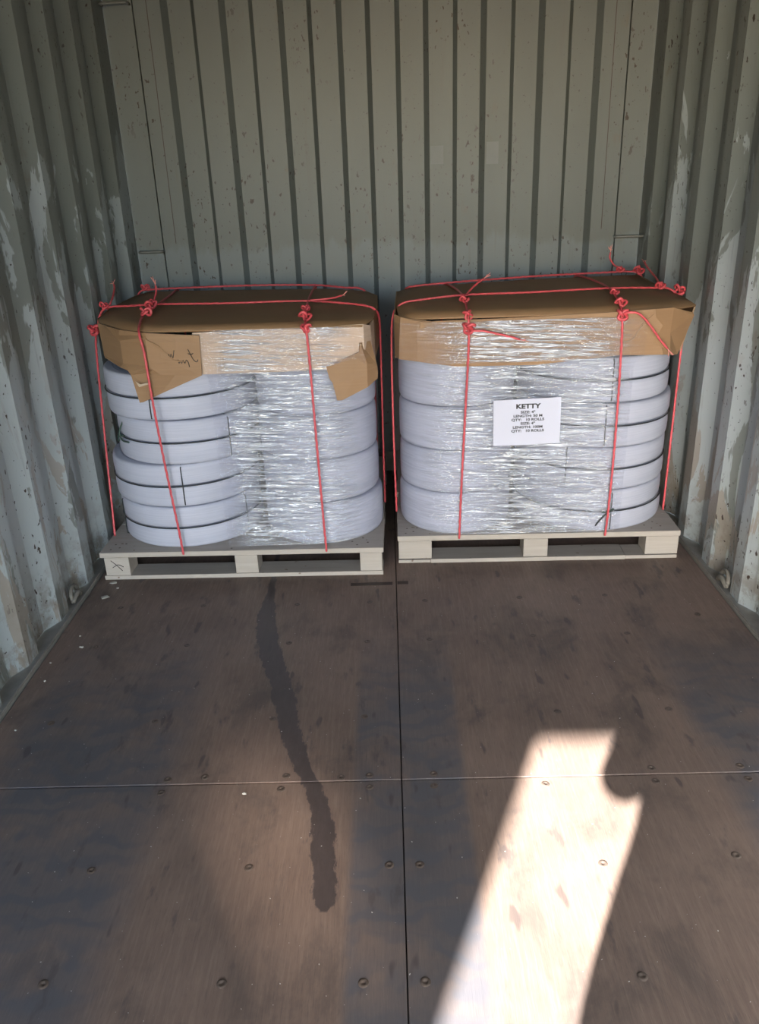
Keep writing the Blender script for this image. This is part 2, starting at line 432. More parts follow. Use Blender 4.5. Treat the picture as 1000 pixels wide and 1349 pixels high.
ceil = struct(box('ceiling', -1.24, 1.24, Y0, YB+.08, 2.30, 2.34, M_ceil))
for sgn, nm in ((-1, 'baseboard_left'), (1, 'baseboard_right')):
    b = struct(box(nm, *sorted((sgn*1.152, sgn*1.245)), Y0, YB+.07, -.05, .011, M_steel))
    box('rail_lip', *sorted((sgn*1.1535, sgn*1.1600)), Y0, YB+.07, .011, .017, M_steel, b)
    # lashing ring welded in a valley above the rail
    yr = 2.585 if sgn < 0 else 2.57
    pts = []
    for k in range(17):
        a = math.pi*(-.15 + 1.3*k/16)
        pts.append((sgn*(1.170 + .004*math.sin(a)), yr + .032*math.cos(a), .040 + .034*math.sin(a)))
    rg = tube('lashing_ring', pts, .0075, M_ring, b, seg=8, step=.008)
    rg['label'] = 'bent steel lashing ring clogged with dirt'
    tube('ring_bar', [(sgn*1.165, yr-.038, .030), (sgn*1.158, yr, .050), (sgn*1.165, yr+.036, .026)], .009, M_ring, b, seg=8)
struct(box('baseboard_back', -1.15, 1.15, YB-.014, YB+.07, -.05, .10, M_steel))

fl = struct(box('floor', -1.15, 1.15, Y0, YB+.05, -.06, -.029, M_dark))
SEAM = 1.6255
sheets = {}
for cx, (xa, xb) in enumerate(((-1.1495, -.0013), (.0013, 1.1495))):
    for ry, (ya, yb) in enumerate(((SEAM-2.4, SEAM-.0016), (SEAM+.0016, YB-.012), (Y0, SEAM-2.4032))):
        sheets[cx, ry] = box('plywood_sheet', xa, xb, ya, yb, -.028, 0.0, M_floor, fl, .0016)
scr = [(-.698,2.549),(-.357,2.542),(-.697,2.287),(-.359,2.285),(-.698,1.888),(-.361,1.886),(-.603,1.645),(-.608,1.598),(-.508,1.651),(-.297,1.650),(-.305,1.602),(-.156,1.640),(-.082,1.645),(-.081,1.602),(-.101,1.887),(-.100,2.282),(-.097,2.545),(.101,2.545),(.105,2.287),(.439,2.549),(.744,2.550),(.444,2.294),(.753,2.293),(.447,1.890),(.759,1.888),(.082,1.646),(.081,1.602),(.360,1.60),(.638,1.648),(.635,1.601),(.863,1.649),(.865,1.602),(-.705,1.079),(-.357,1.074),(-.084,1.070),(.035,1.070),(.448,1.074),(-.704,1.355),(-.348,1.354),(-.033,1.353),(.035,1.353),(.440,1.345),(.739,1.361),(1.02,2.40),(-1.0,2.55),(-1.0,2.29),(-1.0,1.89)]
sp = [(.0001, .0006), (.0026, .0005), (.0030, .0012), (.0070, .0016), (.0092, .0012), (.0106, .0002)]
scm = None
for x, y in scr:
    par = sheets[0 if x < 0 else 1, 0 if y < SEAM else 1]
    if scm is None:
        o = lathe('screw', sp, 14, M_rust, par, closed=False); scm = o.data
    else:
        o = bpy.data.objects.new('screw', scm); C.objects.link(o); o.parent = par
    o.location = (x, y, 0); o.rotation_euler = (random.uniform(-.06, .06), random.uniform(-.06, .06), random.uniform(0, 6))
# dark filler strips let into the sheets at the middle joint
box('filler_strip', -.170, -.014, 2.668, 2.692, -.004, .0006, M_inlay, sheets[0, 1])
box('filler_strip', .004, .045, 2.672, 2.696, -.004, .0006, M_inlay, sheets[1, 1])

# doorway behind the photographer, a neighbouring stack and the yard
tr = struct(empty('trim_1', (0, Y0, 0)))
for n_, a in (('post', (-1.26, -1.151, -.06, 0, 0, 2.36)), ('post', (1.16, 1.26, -.12, 0, 0, 2.36)), ('header', (-1.16, 1.16, -.05, 0, 2.295, 2.36)), ('sill', (-1.16, 1.16, -.12, 0, -.10, -.002))):
    box(n_, *a, M_frame, tr)
gr = struct(box('ground', -30, 30, -40, 30, -1.30, -1.20, M_ground))

# ------------------------------------------------------------------ the photographer, standing behind the lens
def person():
    V = []; E = []; Rd = []
    def v(co, rx, ry=None, par=None):
        V.append(co); Rd.append((rx, ry or rx)); k = len(V)-1
        if par is not None: E.append((par, k))
        return k
    px, py = .01, -.27
    pel = v((px, py, .93), .178, .115)
    wst = v((px, py, 1.045), .150, .105, pel); chs = v((px, py, 1.22), .180, .118, wst); shl = v((px, py-.005, 1.36), .120, .085, chs)
    nk = v((px, py+.01, 1.435), .050, .052, shl); ch = v((px-.005, py+.035, 1.50), .066, .074, nk); hd = v((px-.008, py+.03, 1.58), .078, .092, ch); v((px-.008, py+.02, 1.645), .060, .075, hd)
    for s_ in (-1, 1):
        sh_ = v((px+s_*.165, py-.005, 1.36), .066, None, shl); v_ = v((px+s_*.176, py+.01, 1.24), .054, None, sh_); el = v((px+s_*.200, py+.035, 1.118), .064, None, v_); wr_ = v((s_*.085, -.075, 1.335), .027, .030, el)
        pm = v((s_*.062, -.045, 1.385), .020, .032, wr_)
        for k, (dz, L) in enumerate(((.030, .92), (.012, 1.0), (-.006, .95), (-.022, .78))):
            b = v((s_*.052, -.034, 1.405+dz), .0095, None, pm); c = v((s_*(.050-.016*L), -.026, 1.418+dz), .0088, None, b); v((s_*(.050-.034*L), -.030, 1.424+dz), .0080, None, c)
        a = v((s_*.052, -.056, 1.372), .0115, None, pm); b = v((s_*.036, -.052, 1.385), .0100, None, a); v((s_*.020, -.044, 1.396), .0090, None, b)
        hp = v((px+s_*.100, py, .84), .128, .110, pel); th_ = v((px+s_*.105, py+.01, .68), .108, .1, hp); kn = v((px+s_*.105, py+.02, .48), .062, None, th_); an = v((px+s_*.115, py-.02, .09), .042, None, kn)
        v((px+s_*.125, py+.05, .040), .036, .030, an); 
    me = bpy.data.meshes.new('person'); me.from_pydata(V, E, []); ob = bpy.data.objects.new('person_rig', me); C.objects.link(ob)
    sk_ = ob.modifiers.new('skin', 'SKIN'); sk_.use_smooth_shade = True
    for i, (a, b) in enumerate(Rd): me.skin_vertices[0].data[i].radius = (a, b)
    me.skin_vertices[0].data[0].use_root = True
    sb = ob.modifiers.new('sub', 'SUBSURF'); sb.levels = 2
    dg = bpy.context.evaluated_depsgraph_get(); m2 = bpy.data.meshes.new_from_object(ob.evaluated_get(dg)); bpy.data.objects.remove(ob)
    m2.name = 'person'
    for mm in (mat_plain('skin', (.24, .14, .09), .5, 0, .08, 30), mat_plain('dark_shirt', (.06, .07, .10), .8, 0, .15, 40), mat_plain('trousers', (.05, .05, .055), .8, 0, .15, 40), mat_plain('shoe_leather', (.03, .025, .02), .5)): m2.materials.append(mm)
    for p in m2.polygons:
        c = p.center; r_ = abs(c.x-px)
        p.material_index = 3 if c.z < .085 else 2 if c.z < .955 else 0 if (c.z > 1.43 or c.y > py+.11 or (r_ > .19 and c.z < 1.2)) else 1
        p.use_smooth = True
    o = bpy.data.objects.new('person', m2); C.objects.link(o)
    zmin = min(q.co.z for q in m2.vertices); o.location = (0, 0, .001-zmin)
    tag(o, 'person in dark shirt and trousers standing at the lens with a raised phone', 'person')
    hr = lathe('hair', [(.0001, .085), (.035, .080), (.065, .058), (.084, .02), (.088, -.03), (.080, -.03), (.070, .02), (.045, .06), (.0001, .072)], 20, M_ink, o, closed=False)
    hr.location = (px-.008, py+.005, 1.595); hr.scale = (1, 1.15, 1)
    ph = tag(empty('phone', (.0, -.012, 1.42)), 'slim dark phone held upright at the lens by the person', 'phone')
    ph.rotation_euler = (math.radians(-20), 0, 0)
    box('casing', -.036, .036, -.008, .0, -.065, .072, M_cord, ph, .003); box('screen', -.033, .033, -.0088, -.0081, -.058, .066, M_dark, ph)
person()

# ------------------------------------------------------------------ the two loads
RZ = -0.0165
FR = {'L': Matrix.Translation((-1.125, 2.772, 0)) @ Matrix.Rotation(RZ, 4, 'Z'),
      'R': Matrix.Translation((.012, 2.847, 0)) @ Matrix.Rotation(RZ, 4, 'Z')}
def put(o, side, loc, rz=0.0):
    p = FR[side] @ Vector(loc); o.location = p; o.rotation_euler = (0, 0, RZ+rz); return o
DECK = .115

def pallet(side, label, W, blocks, dboards, step=None):
    e = tag(put(empty('pallet'), side, (0, 0, 0)), label, 'pallet', 'pine pallets under the hose loads')
    e.name = 'pallet'
    D = 1.045
    y = 0
    for i, wd in enumerate(dboards):
        o = box('deck_board', -.004+random.uniform(-.003, .002), W+random.uniform(-.002, .004), y+.0015, y+wd-.0015, .093, DECK-random.uniform(0, .0015), M_wood, e, .0015)
        if i == 0:
            nn = None
            for (nx, ny) in ((.03, .03), (.06, .045), (.035, .075), (.075, .08), (.5, .02), (.57, .03), (.54, .06), (.98, .03), (1.02, .05), (.96, .06), (1.0, .09)):
                if nn is None:
                    k = lathe('nail_head', [(.0001, .0008), (.0035, .0006), (.004, .0)], 8, M_rust, o, closed=False); nn = k.data
                else:
                    k = bpy.data.objects.new('nail_head', nn); C.objects.link(k); k.parent = o
                k.location = (nx, ny, DECK-.0005)
        y += wd
    for yy_ in (0.0, .475, D-.095):
        for (a, b) in blocks:
            o = box('block', a, b, yy_+.002, yy_+.095, .017, .0925, M_wood, e, .0015)
            if yy_ == 0 and a < .05 and side == 'L':
                for q in ([(a+.026, -.0005, .082), (a+.045, -.0005, .063), (a+.066, -.0005, .038)], [(a+.030, -.0005, .052), (a+.048, -.0005, .063), (a+.060, -.0005, .062), (a+.072, -.0005, .054)]):
                    tube('scribble', q, .0011, M_ink, o, seg=5, step=.006)
        if step and yy_ == 0:
            box('bottom_board', 0, step[0], yy_, yy_+.10, .0, .0125, M_wood, e, .001)
            box('bottom_board', step[0]+.002, step[1], yy_-.004, yy_+.10, .0, .0165, M_wood, e, .001)
            box('bottom_board', step[1]+.002, W-.004, yy_, yy_+.10, .0, .014, M_wood, e, .001)
        else:
            box('bottom_board', 0, W, yy_, yy_+.10, .0, .0165, M_wood, e, .001)
    return e
pallet('L', 'pine pallet with a scribbled cross on its end block, without paper label above', 1.077, ((.008, .103), (.512, .599), (.990, 1.074)), (.27, .26, .26, .255))
pallet('R', 'pine pallet with plain wide end blocks, under the load bearing the paper label', 1.083, ((.001, .130), (.486, .580), (.955, 1.080)), (.170, .145, .146, .146, .146, .146, .146), (.124, .88))

# --- hose rolls
def coil_mesh(R, h, seed):
    e = .017 if h > .1 else .011
    pr = [(.075, 0.0), (.075, h)]
    r = .075
    while r < R-.030:
        pr += [(r+.002, h-.0025), (r+.006, h-.0005), (r+.010, h-.003)]; r += .012
    pr += [(R-e*1.1, h), (R-e*.35, h-e*.22), (R-.0012, h-e*.8), (R, h-e*1.6), (R+.0008, h*.5), (R, e*1.6), (R-.0012, e*.8), (R-e*.35, e*.22), (R-e*1.1, 0.0)]
    o = lathe('coil', pr, 72, M_fab, None, wob=.012, seed=seed)
    me = o.data; bpy.data.objects.remove(o); return me
H = .1685
CO = {}
def coil(R, h, sd):
    k = (round(R, 3), h, sd)
    if k not in CO: CO[k] = coil_mesh(R, h, sd)
    return CO[k]
_n = [0]
def single_roll(side, x, y, z, R, label, group):
    o = bpy.data.objects.new('hose_roll', coil(R, H-.0015, _n[0] % 3)); C.objects.link(o); _n[0] += 1
    put(o, side, (x, y, z), random.uniform(0, 6)); tag(o, label, 'hose roll', group); return o
def double_roll(side, x, y, z, R, phi, label, group, tail=False):
    e = tag(put(empty('hose_roll'), side, (x, y, z)), label, 'hose roll', group)
    h = (H-.003)/2
    for k in (0, 1):
        c = bpy.data.objects.new('coil', coil(R - .002*k, h-.001, (_n[0]+k) % 3)); C.objects.link(c); c.parent = e
        c.location = (random.uniform(-.002, .002), 0, k*(h+.001)); c.rotation_euler = (0, 0, random.uniform(0, 6))
    _n[0] += 1
    ring = [(math.cos(a)*(R+.0015), math.sin(a)*(R+.0015), h) for a in [i*math.pi/36 for i in range(72)]]
    tube('girth_cord', ring, .0024, M_cord, e, seg=6, closed=True, step=None)
    for j in range(3):
        a = phi + j*2*math.pi/3; c_, s_ = math.cos(a), math.sin(a)
        loop = []
        for (r, zz) in ((R+.003, .010), (R+.0035, h*.5), (R+.002, h-.002), (R+.0035, h*1.5), (R+.003, 2*h-.012), (R-.012, 2*h-.002), (.20, 2*h-.002), (.068, 2*h-.002), (.066, h), (.068, .003), (.20, .003), (R-.012, .003)):
            loop.append((c_*r, s_*r, zz))
        tube('tie_cord', loop, .0023, M_cord, e, seg=6, closed=True, step=None)
    if side == 'L' and label.startswith('third'):
        for q in ([(-.205, -.175, .150), (-.225, -.185, .105), (-.215, -.195, .075), (-.185, -.215, .072)], [(-.21, -.18, .085), (-.235, -.17, .09), (-.24, -.165, .062)]):
            tube('twine_end', q, .0035, M_green, e, seg=6)
    if tail:
        p = [(math.cos(phi+d)*(R+r), math.sin(phi+d)*(R+r), zz) for d, r, zz in ((.01, .004, h+.004), (-.06, .010, h-.004), (-.14, .012, h-.030), (-.19, .008, h-.055))]
        tube('cord_end', p, .003, M_cord, e, seg=6)
        p = [(math.cos(phi+d)*(R+.005), math.sin(phi+d)*(R+.005), zz) for d, zz in ((.03, h+.012), (-.03, h+.002), (-.12, h-.001))]
        tube('cord_end', p, .0035, M_green, e, seg=6)
    return e
ORD = ('lowest', 'second-lowest', 'third-lowest', 'topmost')
def lv(i): return DECK + i*H
def ang(dx, R): return -math.pi/2 + math.asin(max(-.95, min(.95, dx/R)))
lx = (.262, .282, .308, .292)[:]
lx = (.298, .294, .330, .312)
phl = (.540, .342, .520, .264)
for i in range(4):
    R = .284 if i in (1, 3) else .278
    double_roll('L', lx[i], .030+R, lv(i), R, ang(phl[i]-lx[i], R), f'{ORD[i]} cord-tied double hose roll under the torn cardboard flap', 'double rolls under the torn cardboard flap')
for i in range(4):
    single_roll('L', .838 + (.006, 0, -.002, .0)[i], .040+.226, lv(i), .232 if i == 0 else .225, f'{ORD[i]} undivided hose roll on the pallet without paper label', 'undivided rolls on the pallet without paper label')
for i in range(4):
    single_roll('R', .232 + (0, .003, .002, .004)[i], .012+.216, lv(i), .219, f'{ORD[i]} undivided hose roll on the pallet with paper label', 'undivided rolls on the pallet with paper label')
rx = (.776, .774, .778, .768); phr = (.813, .640, .767, .782)
for i in range(4):
    R = (.295, .293, .295, .288)[i]
    double_roll('R', rx[i], .010+.295, lv(i), R, ang(phr[i]-rx[i], R), f'{ORD[i]} cord-tied double hose roll beside the paper label', 'double rolls beside the paper label', tail=(i == 0))

# --- cardboard caps
def cap_L():
    e = tag(put(empty('cardboard_cover'), 'L', (0, 0, .79)), 'brown cardboard cover with torn flap and handwriting, topping the load without paper label', 'cardboard', 'cardboard covers roped on the loads')
    z = .952-.79
    top = [(.075, .20), (.20, .06), (.305, .004), (.60, -.006), (1.035, -.006), (1.066, .12), (1.074, .40), (1.068, .66), (1.01, .82), (.85, .92), (.52, .965), (.20, 1.00), (.02, 1.01), (-.004, .90), (.0, .52), (.03, .30)]
    # domed lid sheet
    cx, cy = .54, .48; V = [(cx, cy, z+.010)]; Fc = []; n = len(top)
    for k, s in enumerate((.5, .85, 1.0)):
        for (a, b) in top: V.append((cx+(a-cx)*s, cy+(b-cy)*s, z + (.010, .004, -.006)[k] + .003*noise.noise(Vector((a*6+k, b*6, 0)))))
    for i in range(n):
        j = (i+1) % n
        Fc.append((0, 1+i, 1+j))
        for k in range(2): Fc.append((1+k*n+i, 1+(k+1)*n+i, 1+(k+1)*n+j, 1+k*n+j))
    o = mesh_obj('lid', V, Fc, M_card, e, True); m = o.modifiers.new('board', 'SOLIDIFY'); m.thickness = .006; m.offset = -1
    B = lambda *r: [(x, y, zz-.79) for x, y, zz in r]
    # front panel coloured paler for the film's glare, its end turned back
    folded('front_panel', [B((.455, .004, .937), (.75, .002, .942), (1.037, .002, .949), (1.058, .045, .937), (1.066, .14, .94)),
                           B((.455, .006, .86), (.75, .003, .865), (1.038, .004, .87), (1.060, .045, .87), (1.068, .14, .87)),
                           B((.465, .010, .792), (.75, .008, .794), (1.035, .010, .800), (1.060, .05, .80), (1.068, .14, .80))], .006, M_cardglare, e)
    folded('side_panel', [B((1.0665, .14, .945), (1.074, .40, .948), (1.068, .66, .948), (1.01, .82, .948)),
                          B((1.068, .14, .80), (1.075, .40, .80), (1.070, .66, .80), (1.01, .82, .80))], .005, M_card, e)
    folded('side_panel', [B((.070, .205, .945), (.030, .30, .946), (.0, .52, .948), (-.004, .90, .948)),
                          B((.068, .21, .815), (.03, .305, .81), (.0, .52, .80), (-.004, .90, .80))], .005, M_card, e)
    # torn front flap wrapping round the corner, with the hanging tongue
    folded('front_flap', [B((.068, .19, .948), (.19, .055, .945), (.300, -.010, .943), (.40, -.014, .936), (.482, -.012, .930)),
                          B((.072, .185, .925), (.19, .048, .922), (.302, -.016, .916), (.40, -.018, .91), (.481, -.014, .905)),
                          B((.078, .18, .83), (.19, .045, .83), (.300, -.018, .83), (.40, -.020, .83), (.478, -.016, .83)),
                          B((.080, .18, .822), (.175, .05, .815), (.222, .012, .806), (.335, -.02, .80), (.477, -.018, .796))], .005, M_card, e)
    tg = plate('torn_tongue', B((.205, .020, .815), (.222, .006, .797), (.250, -.030, .707), (.262, -.030, .708), (.326, -.026, .735), (.477, -.020, .795), (.40, -.020, .815), (.30, -.021, .818)), .005, M_card, e, (0, -1, 0))
    folded('creased_panel', [B((.300, -.022, .925), (.345, -.024, .900), (.345, -.0245, .86)), B((.300, -.022, .835), (.390, -.024, .845), (.430, -.0235, .845))], .003, M_card, e)
    plate('torn_edge', B((.246, -.028, .783), (.256, -.030, .762), (.290, -.031, .771), (.287, -.030, .777), (.262, -.030, .771)), .002, M_cardin, e, (0, -1, 0))
    plate('bent_corner', B((.090, .16, .940), (.12, .115, .950), (.30, -.018, .930), (.30, -.022, .905), (.19, .03, .912)), .004, M_card, e, (0, -1, 0))
    # corner flap that hangs at the other end
    folded('corner_flap', [B((.905, -.006, .812), (1.020, -.006, .856), (1.024, -.004, .888), (1.058, .030, .887)),
                           B((.915, -.010, .77), (1.0, -.010, .80), (1.045, -.006, .82), (1.078, .036, .80)),
                           B((.926, -.012, .753), (1.0, -.012, .765), (1.045, -.008, .775), (1.080, .036, .775)),
                           B((.938, -.012, .692), (.955, -.012, .692), (1.045, -.006, .735), (1.078, .034, .755))], .005, M_card, e)
    # marker handwriting
    for q in ([(.372, .872), (.375, .858), (.380, .872), (.385, .858), (.392, .884)],
              [(.402, .852), (.404, .838), (.409, .848), (.413, .838), (.419, .850), (.424, .838), (.430, .850), (.436, .842), (.438, .826)],
              [(.440, .886), (.447, .868), (.456, .848), (.466, .842), (.470, .85)], [(.438, .872), (.448, .868), (.456, .872)]):
        tube('handwriting', B(*[(x, -.0225, zz) for x, zz in q]), .0012, M_ink, e, seg=5, step=.005)
    return e
cap_L()
def cap_R():
    e = tag(put(empty('cardboard_cover'), 'R', (0, 0, .78)), 'brown cardboard cover with jutting corner, topping the load bearing the paper label', 'cardboard', 'cardboard covers roped on the loads')
    z = .958-.78
    top = [(.022, .06), (.06, .0), (.22, -.008), (.50, -.008), (.80, -.008), (.93, .0), (1.075, .10), (1.082, .25), (1.075, .60), (1.085, .93), (.62, .86), (.25, .78), (.07, .735), (.015, .62), (.010, .30)]
    cx, cy = .54, .42; V = [(cx, cy, z+.010)]; Fc = []; n = len(top)
    for k, s in enumerate((.5, .85, 1.0)):
        for (a, b) in top: V.append((cx+(a-cx)*s, cy+(b-cy)*s, z + (.010, .005, -.005 if b > .1 else -.010)[k] + .003*noise.noise(Vector((a*6+k, b*6, 3)))))
    for i in range(n):
        j = (i+1) % n
        Fc.append((0, 1+i, 1+j))
        for k in range(2): Fc.append((1+k*n+i, 1+(k+1)*n+i, 1+(k+1)*n+j, 1+k*n+j))
    o = mesh_obj('lid', V, Fc, M_card, e, True); m = o.modifiers.new('board', 'SOLIDIFY'); m.thickness = .006; m.offset = -1
    B = lambda *r: [(x, y, zz-.78) for x, y, zz in r]
    folded('front_panel', [B((.145, -.010, .938), (.30, -.012, .940), (.50, -.012, .943), (.79, -.012, .952), (.90, -.010, .957)),
                           B((.145, -.012, .86), (.30, -.014, .86), (.50, -.014, .86), (.79, -.014, .88), (.91, -.010, .885)),
                           B((.145, -.010, .790), (.22, -.012, .778), (.50, -.012, .776), (.79, -.012, .802), (.945, -.006, .798))], .006, M_card, e)
    folded('corner_panel', [B((.90, -.010, .957), (.97, .020, .955), (1.060, .085, .925)),
                            B((.91, -.010, .885), (.965, .012, .87), (1.065, .085, .915)),
                            B((.945, -.006, .798), (.97, .008, .793), (1.012, .060, .783))], .006, M_card, e)
    folded('corner_flap', [B((.895, -.014, .940), (.93, -.013, .90), (.885, -.016, .885)), B((.80, -.015, .855), (.90, -.014, .84), (.96, -.006, .815))], .003, M_card, e)
    folded('corner_panel', [B((.008, .05, .955), (.030, .006, .953), (.085, -.008, .944), (.150, -.013, .936)),
                            B((.008, .05, .86), (.024, .002, .86), (.085, -.012, .86), (.150, -.016, .86)),
                            B((.008, .05, .808), (.022, .004, .806), (.085, -.010, .799), (.150, -.014, .788))], .005, M_card, e)
    plate('bent_corner', B((.032, -.002, .952), (.10, -.022, .938), (.145, -.022, .935), (.15, -.023, .918), (.095, -.022, .918)), .004, M_card, e, (0, -1, 0))
    folded('side_panel', [B((.008, .05, .952), (.010, .30, .955), (.015, .62, .955)), B((.008, .05, .80), (.010, .30, .80), (.015, .62, .80))], .005, M_card, e)
    folded('side_panel', [B((1.072, .10, .945), (1.082, .25, .952), (1.078, .60, .955), (1.085, .93, .955)), B((1.03, .08, .79), (1.075, .25, .795), (1.078, .60, .80), (1.085, .93, .80))], .005, M_card, e)
    tube('torn_edge', B((.80, -.020, .848), (.83, -.020, .858), (.845, -.02, .885), (.86, -.02, .905)), .0012, M_cardin, e, seg=5)
    return e
cap_R()

# --- stretch film: a band pulled round the rolls and up over the front of the cover
def film(side, circles, rect, u0, u1, label, mat, z0, z1, zc):
    hull_pts = []
    for (cx, cy, R) in circles:
        for k in range(96):
            a = 2*math.pi*k/96; hull_pts.append((cx+math.cos(a)*(R+.005), cy+math.sin(a)*(R+.005)))
    def cross(o, a, b): return (a[0]-o[0])*(b[1]-o[1])-(a[1]-o[1])*(b[0]-o[0])
    ps = sorted(set(hull_pts)); lo, hi = [], []
    for q in ps:
        while len(lo) > 1 and cross(lo[-2], lo[-1], q) <= 0: lo.pop()
        lo.append(q)
    for q in reversed(ps):
        while len(hi) > 1 and cross(hi[-2], hi[-1], q) <= 0: hi.pop()
        hi.append(q)
    hull = lo[:-1]+hi[:-1]
    cx, cy = .54, .42
    def hit(poly, dx, dy):
        best = None
        for i in range(len(poly)):
            ax, ay = poly[i][0]-cx, poly[i][1]-cy; bx, by = poly[(i+1) % len(poly)][0]-cx, poly[(i+1) % len(poly)][1]-cy
            ex, ey = bx-ax, by-ay; det = dx*(-ey)+ex*dy
            if abs(det) < 1e-12: continue
            t_ = (ax*(-ey)+ex*ay)/det; s_ = (dx*ay-dy*ax)/det
            if t_ > 0 and -1e-9 <= s_ <= 1+1e-9 and (best is None or t_ < best): best = t_
        return best
    NU, NV = 240, 110; V = []; UV = []; Fc = []
    # u is the local x where the ray meets the front plane; beyond the corners it runs on round the sides
    import math as _m
    a0 = _m.atan2(-.42, u0-cx) if not isinstance(u0, tuple) else 0.0; a1 = _m.atan2(u1[1]-cy, u1[0]-cx) if isinstance(u1, tuple) else _m.atan2(-.42, u1-cx)
    if isinstance(u0, tuple): a0 = _m.atan2(u0[1]-cy, u0[0]-cx)
    if a1 < a0: a1 += 2*_m.pi
    for i in range(NU+1):
        a = a0+(a1-a0)*i/NU; dx, dy = _m.cos(a), _m.sin(a)
        th = hit(hull, dx, dy); tc = hit(rect, dx, dy)
        for j in range(NV+1):
            z = z0+(z1-z0)*j/NV
            q = max(0, min(1, (z-zc+.025)/.05)); q = q*q*(3-2*q)
            r = th*(1-q)+tc*q
            wv = noise.noise(Vector((a*5, z*70, 3.1)))*.0012 + noise.noise(Vector((a*2.5, z*24, 8)))*.0014
            r += .0025 + wv
            x, y = cx+dx*r, cy+dy*r
            V.append((x, y, z)); UV.append((x, z))
    for i in range(NU):
        for j in range(NV):
            p = i*(NV+1)+j; Fc.append((p, p+NV+1, p+NV+2, p+1))
    o = mesh_obj('stretch_film', V, Fc, mat, None, True, UV)
    put(o, side, (0, 0, 0)); tag(o, label, 'plastic wrap', 'clear stretch film round the loads'); return o
rectL = [(.02, -.006), (.30, -.008), (1.040, -.008), (1.066, .04), (1.074, .16), (1.08, .9), (.0, .9), (.0, .3)]
rectR = [(.000, .05), (.02, .0), (.085, -.019), (.15, -.022), (.80, -.021), (.93, -.015), (1.06, .10), (1.085, .9), (.0, .9)]
film('L', [(.312, .31, .284), (.838, .266, .230)], rectL, .485, (1.09, .60), 'clear stretch film pulled tight round the load without paper label', mat_film('stretch_film_clear', (.50, .60), (1.02, .90)), .122, .945, .79)
film('R', [(.234, .228, .219), (.775, .305, .295)], rectR, (-.01, .45), .86, 'clear stretch film pulled tight round the load bearing the paper label', mat_film('stretch_film_glossy', (.05, .30), (.86, .74)), .119, .935, .782)

# --- printed paper label on the right-hand load
lab = tag(put(empty('paper_label'), 'R', (.478, -.0055, .566)), 'white printed paper label reading KETTY, held on the front of the load', 'label')
lab.rotation_euler = (0, math.radians(-.8), RZ)
bm = bmesh.new()
W2, H2 = .121, .0865
vs_ = [(-W2, -.004, -H2), (0, -.0045, -H2), (W2, -.004, -H2+.003), (W2, -.004, H2+.002), (0, -.0045, H2), (-W2, -.004, H2-.002)]
sh = mesh_obj('sheet', vs_, [(0, 1, 4, 5), (1, 2, 3, 4)], M_paper, lab)
m = sh.modifiers.new('paper', 'SOLIDIFY'); m.thickness = .0004
def text_mesh(txt, size, off, sx=1.0, sp=1.0):
    cu = bpy.data.curves.new('lettering', 'FONT'); cu.body = txt; cu.size = size; cu.align_x = 'CENTER'; cu.align_y = 'CENTER'
    cu.offset = off; cu.space_character = sp; cu.extrude = .0001
    ob = bpy.data.objects.new('lettering_curve', cu); C.objects.link(ob)
    dg = bpy.context.evaluated_depsgraph_get(); me = bpy.data.meshes.new_from_object(ob.evaluated_get(dg))
    bpy.data.objects.remove(ob); bpy.data.curves.remove(cu)
    me.transform(Matrix.Diagonal((sx, 1, 1, 1)))
    me.materials.clear(); me.materials.append(M_ink); return me
zt = .057
for txt, size, off, sx, z in (('KETTY', .0235, .0010, 1.25, .059), ('SIZE: 4"', .0128, .00045, 1.28, .0375), ('LENGTH: 50 M', .0128, .00045, 1.28, .0235),
                              ('QTY:   10 ROLLS', .0128, .00045, 1.28, .0095), ('SIZE: 4"', .0128, .00045, 1.28, -.0045), ('LENGTH: 100M', .0128, .00045, 1.28, -.0185), ('QTY:   10 ROLLS', .0128, .00045, 1.28, -.0325)):
    o = bpy.data.objects.new('lettering', text_mesh(txt, size, off, sx)); C.objects.link(o); o.parent = lab
    o.rotation_euler = (math.radians(90), 0, 0); o.location = (.003, -.0054, z)

# --- red ropes
RR = .0039
def knot_mesh(s, seed):
    rnd = random.Random(seed); pts = []
    for i in range(64):
        t = 2*math.pi*i/64
        x = math.sin(t)+2*math.sin(2*t); y = math.cos(t)-2*math.cos(2*t); z = -math.sin(3*t)
        pts.append((x*.0055*s, y*.0055*s*.8, z*.0075*s))
    v, f = tube_data(pts, RR*.95, 8, True, 3, .03)
    me = bpy.data.meshes.new('knot'); me.from_pydata([tuple(q) for q in v], [], f); me.materials.append(M_rope)
    me.polygons.foreach_set('use_smooth', [True]*len(me.polygons)); return me
KN = [knot_mesh(1.0, 1), knot_mesh(1.25, 2)]
def rope(side, pts, label, knots=(), tails=(), group='red ropes lashing the loads'):
    e = tag(put(empty('rope'), side, pts[0]), label, 'rope', group); o0 = Vector(pts[0])
    tube('strand', [Vector(p)-o0 for p in pts], RR, M_rope, e, seg=10, lobes=3, pitch=.034, step=.006)
    for i, (p, s, rot) in enumerate(knots):
        k = bpy.data.objects.new('knot', KN[i % 2]); C.objects.link(k); k.parent = e
        k.location = Vector(p)-o0; k.rotation_euler = rot; k.scale = (s*.74, s*.74, s*.74)
    for tl in tails:
        t0 = tube('loose_end', [Vector(p)-o0 for p in tl], RR*.92, M_rope, e, seg=10, lobes=3, pitch=.034, step=.006)
        a = Vector(tl[-1]); d = (a-Vector(tl[-2])).normalized()
        for k in range(5):
            rnd = Vector((random.uniform(-1, 1), random.uniform(-1, 1), random.uniform(-1, 1)))*.6
            tube('frayed_fibre', [a-o0, a-o0+(d+rnd*.4)*.010, a-o0+(d+rnd)*.022], .0013, M_fray, t0, seg=5, step=.006)
    return e
ZL = .974; PZ = DECK+.002
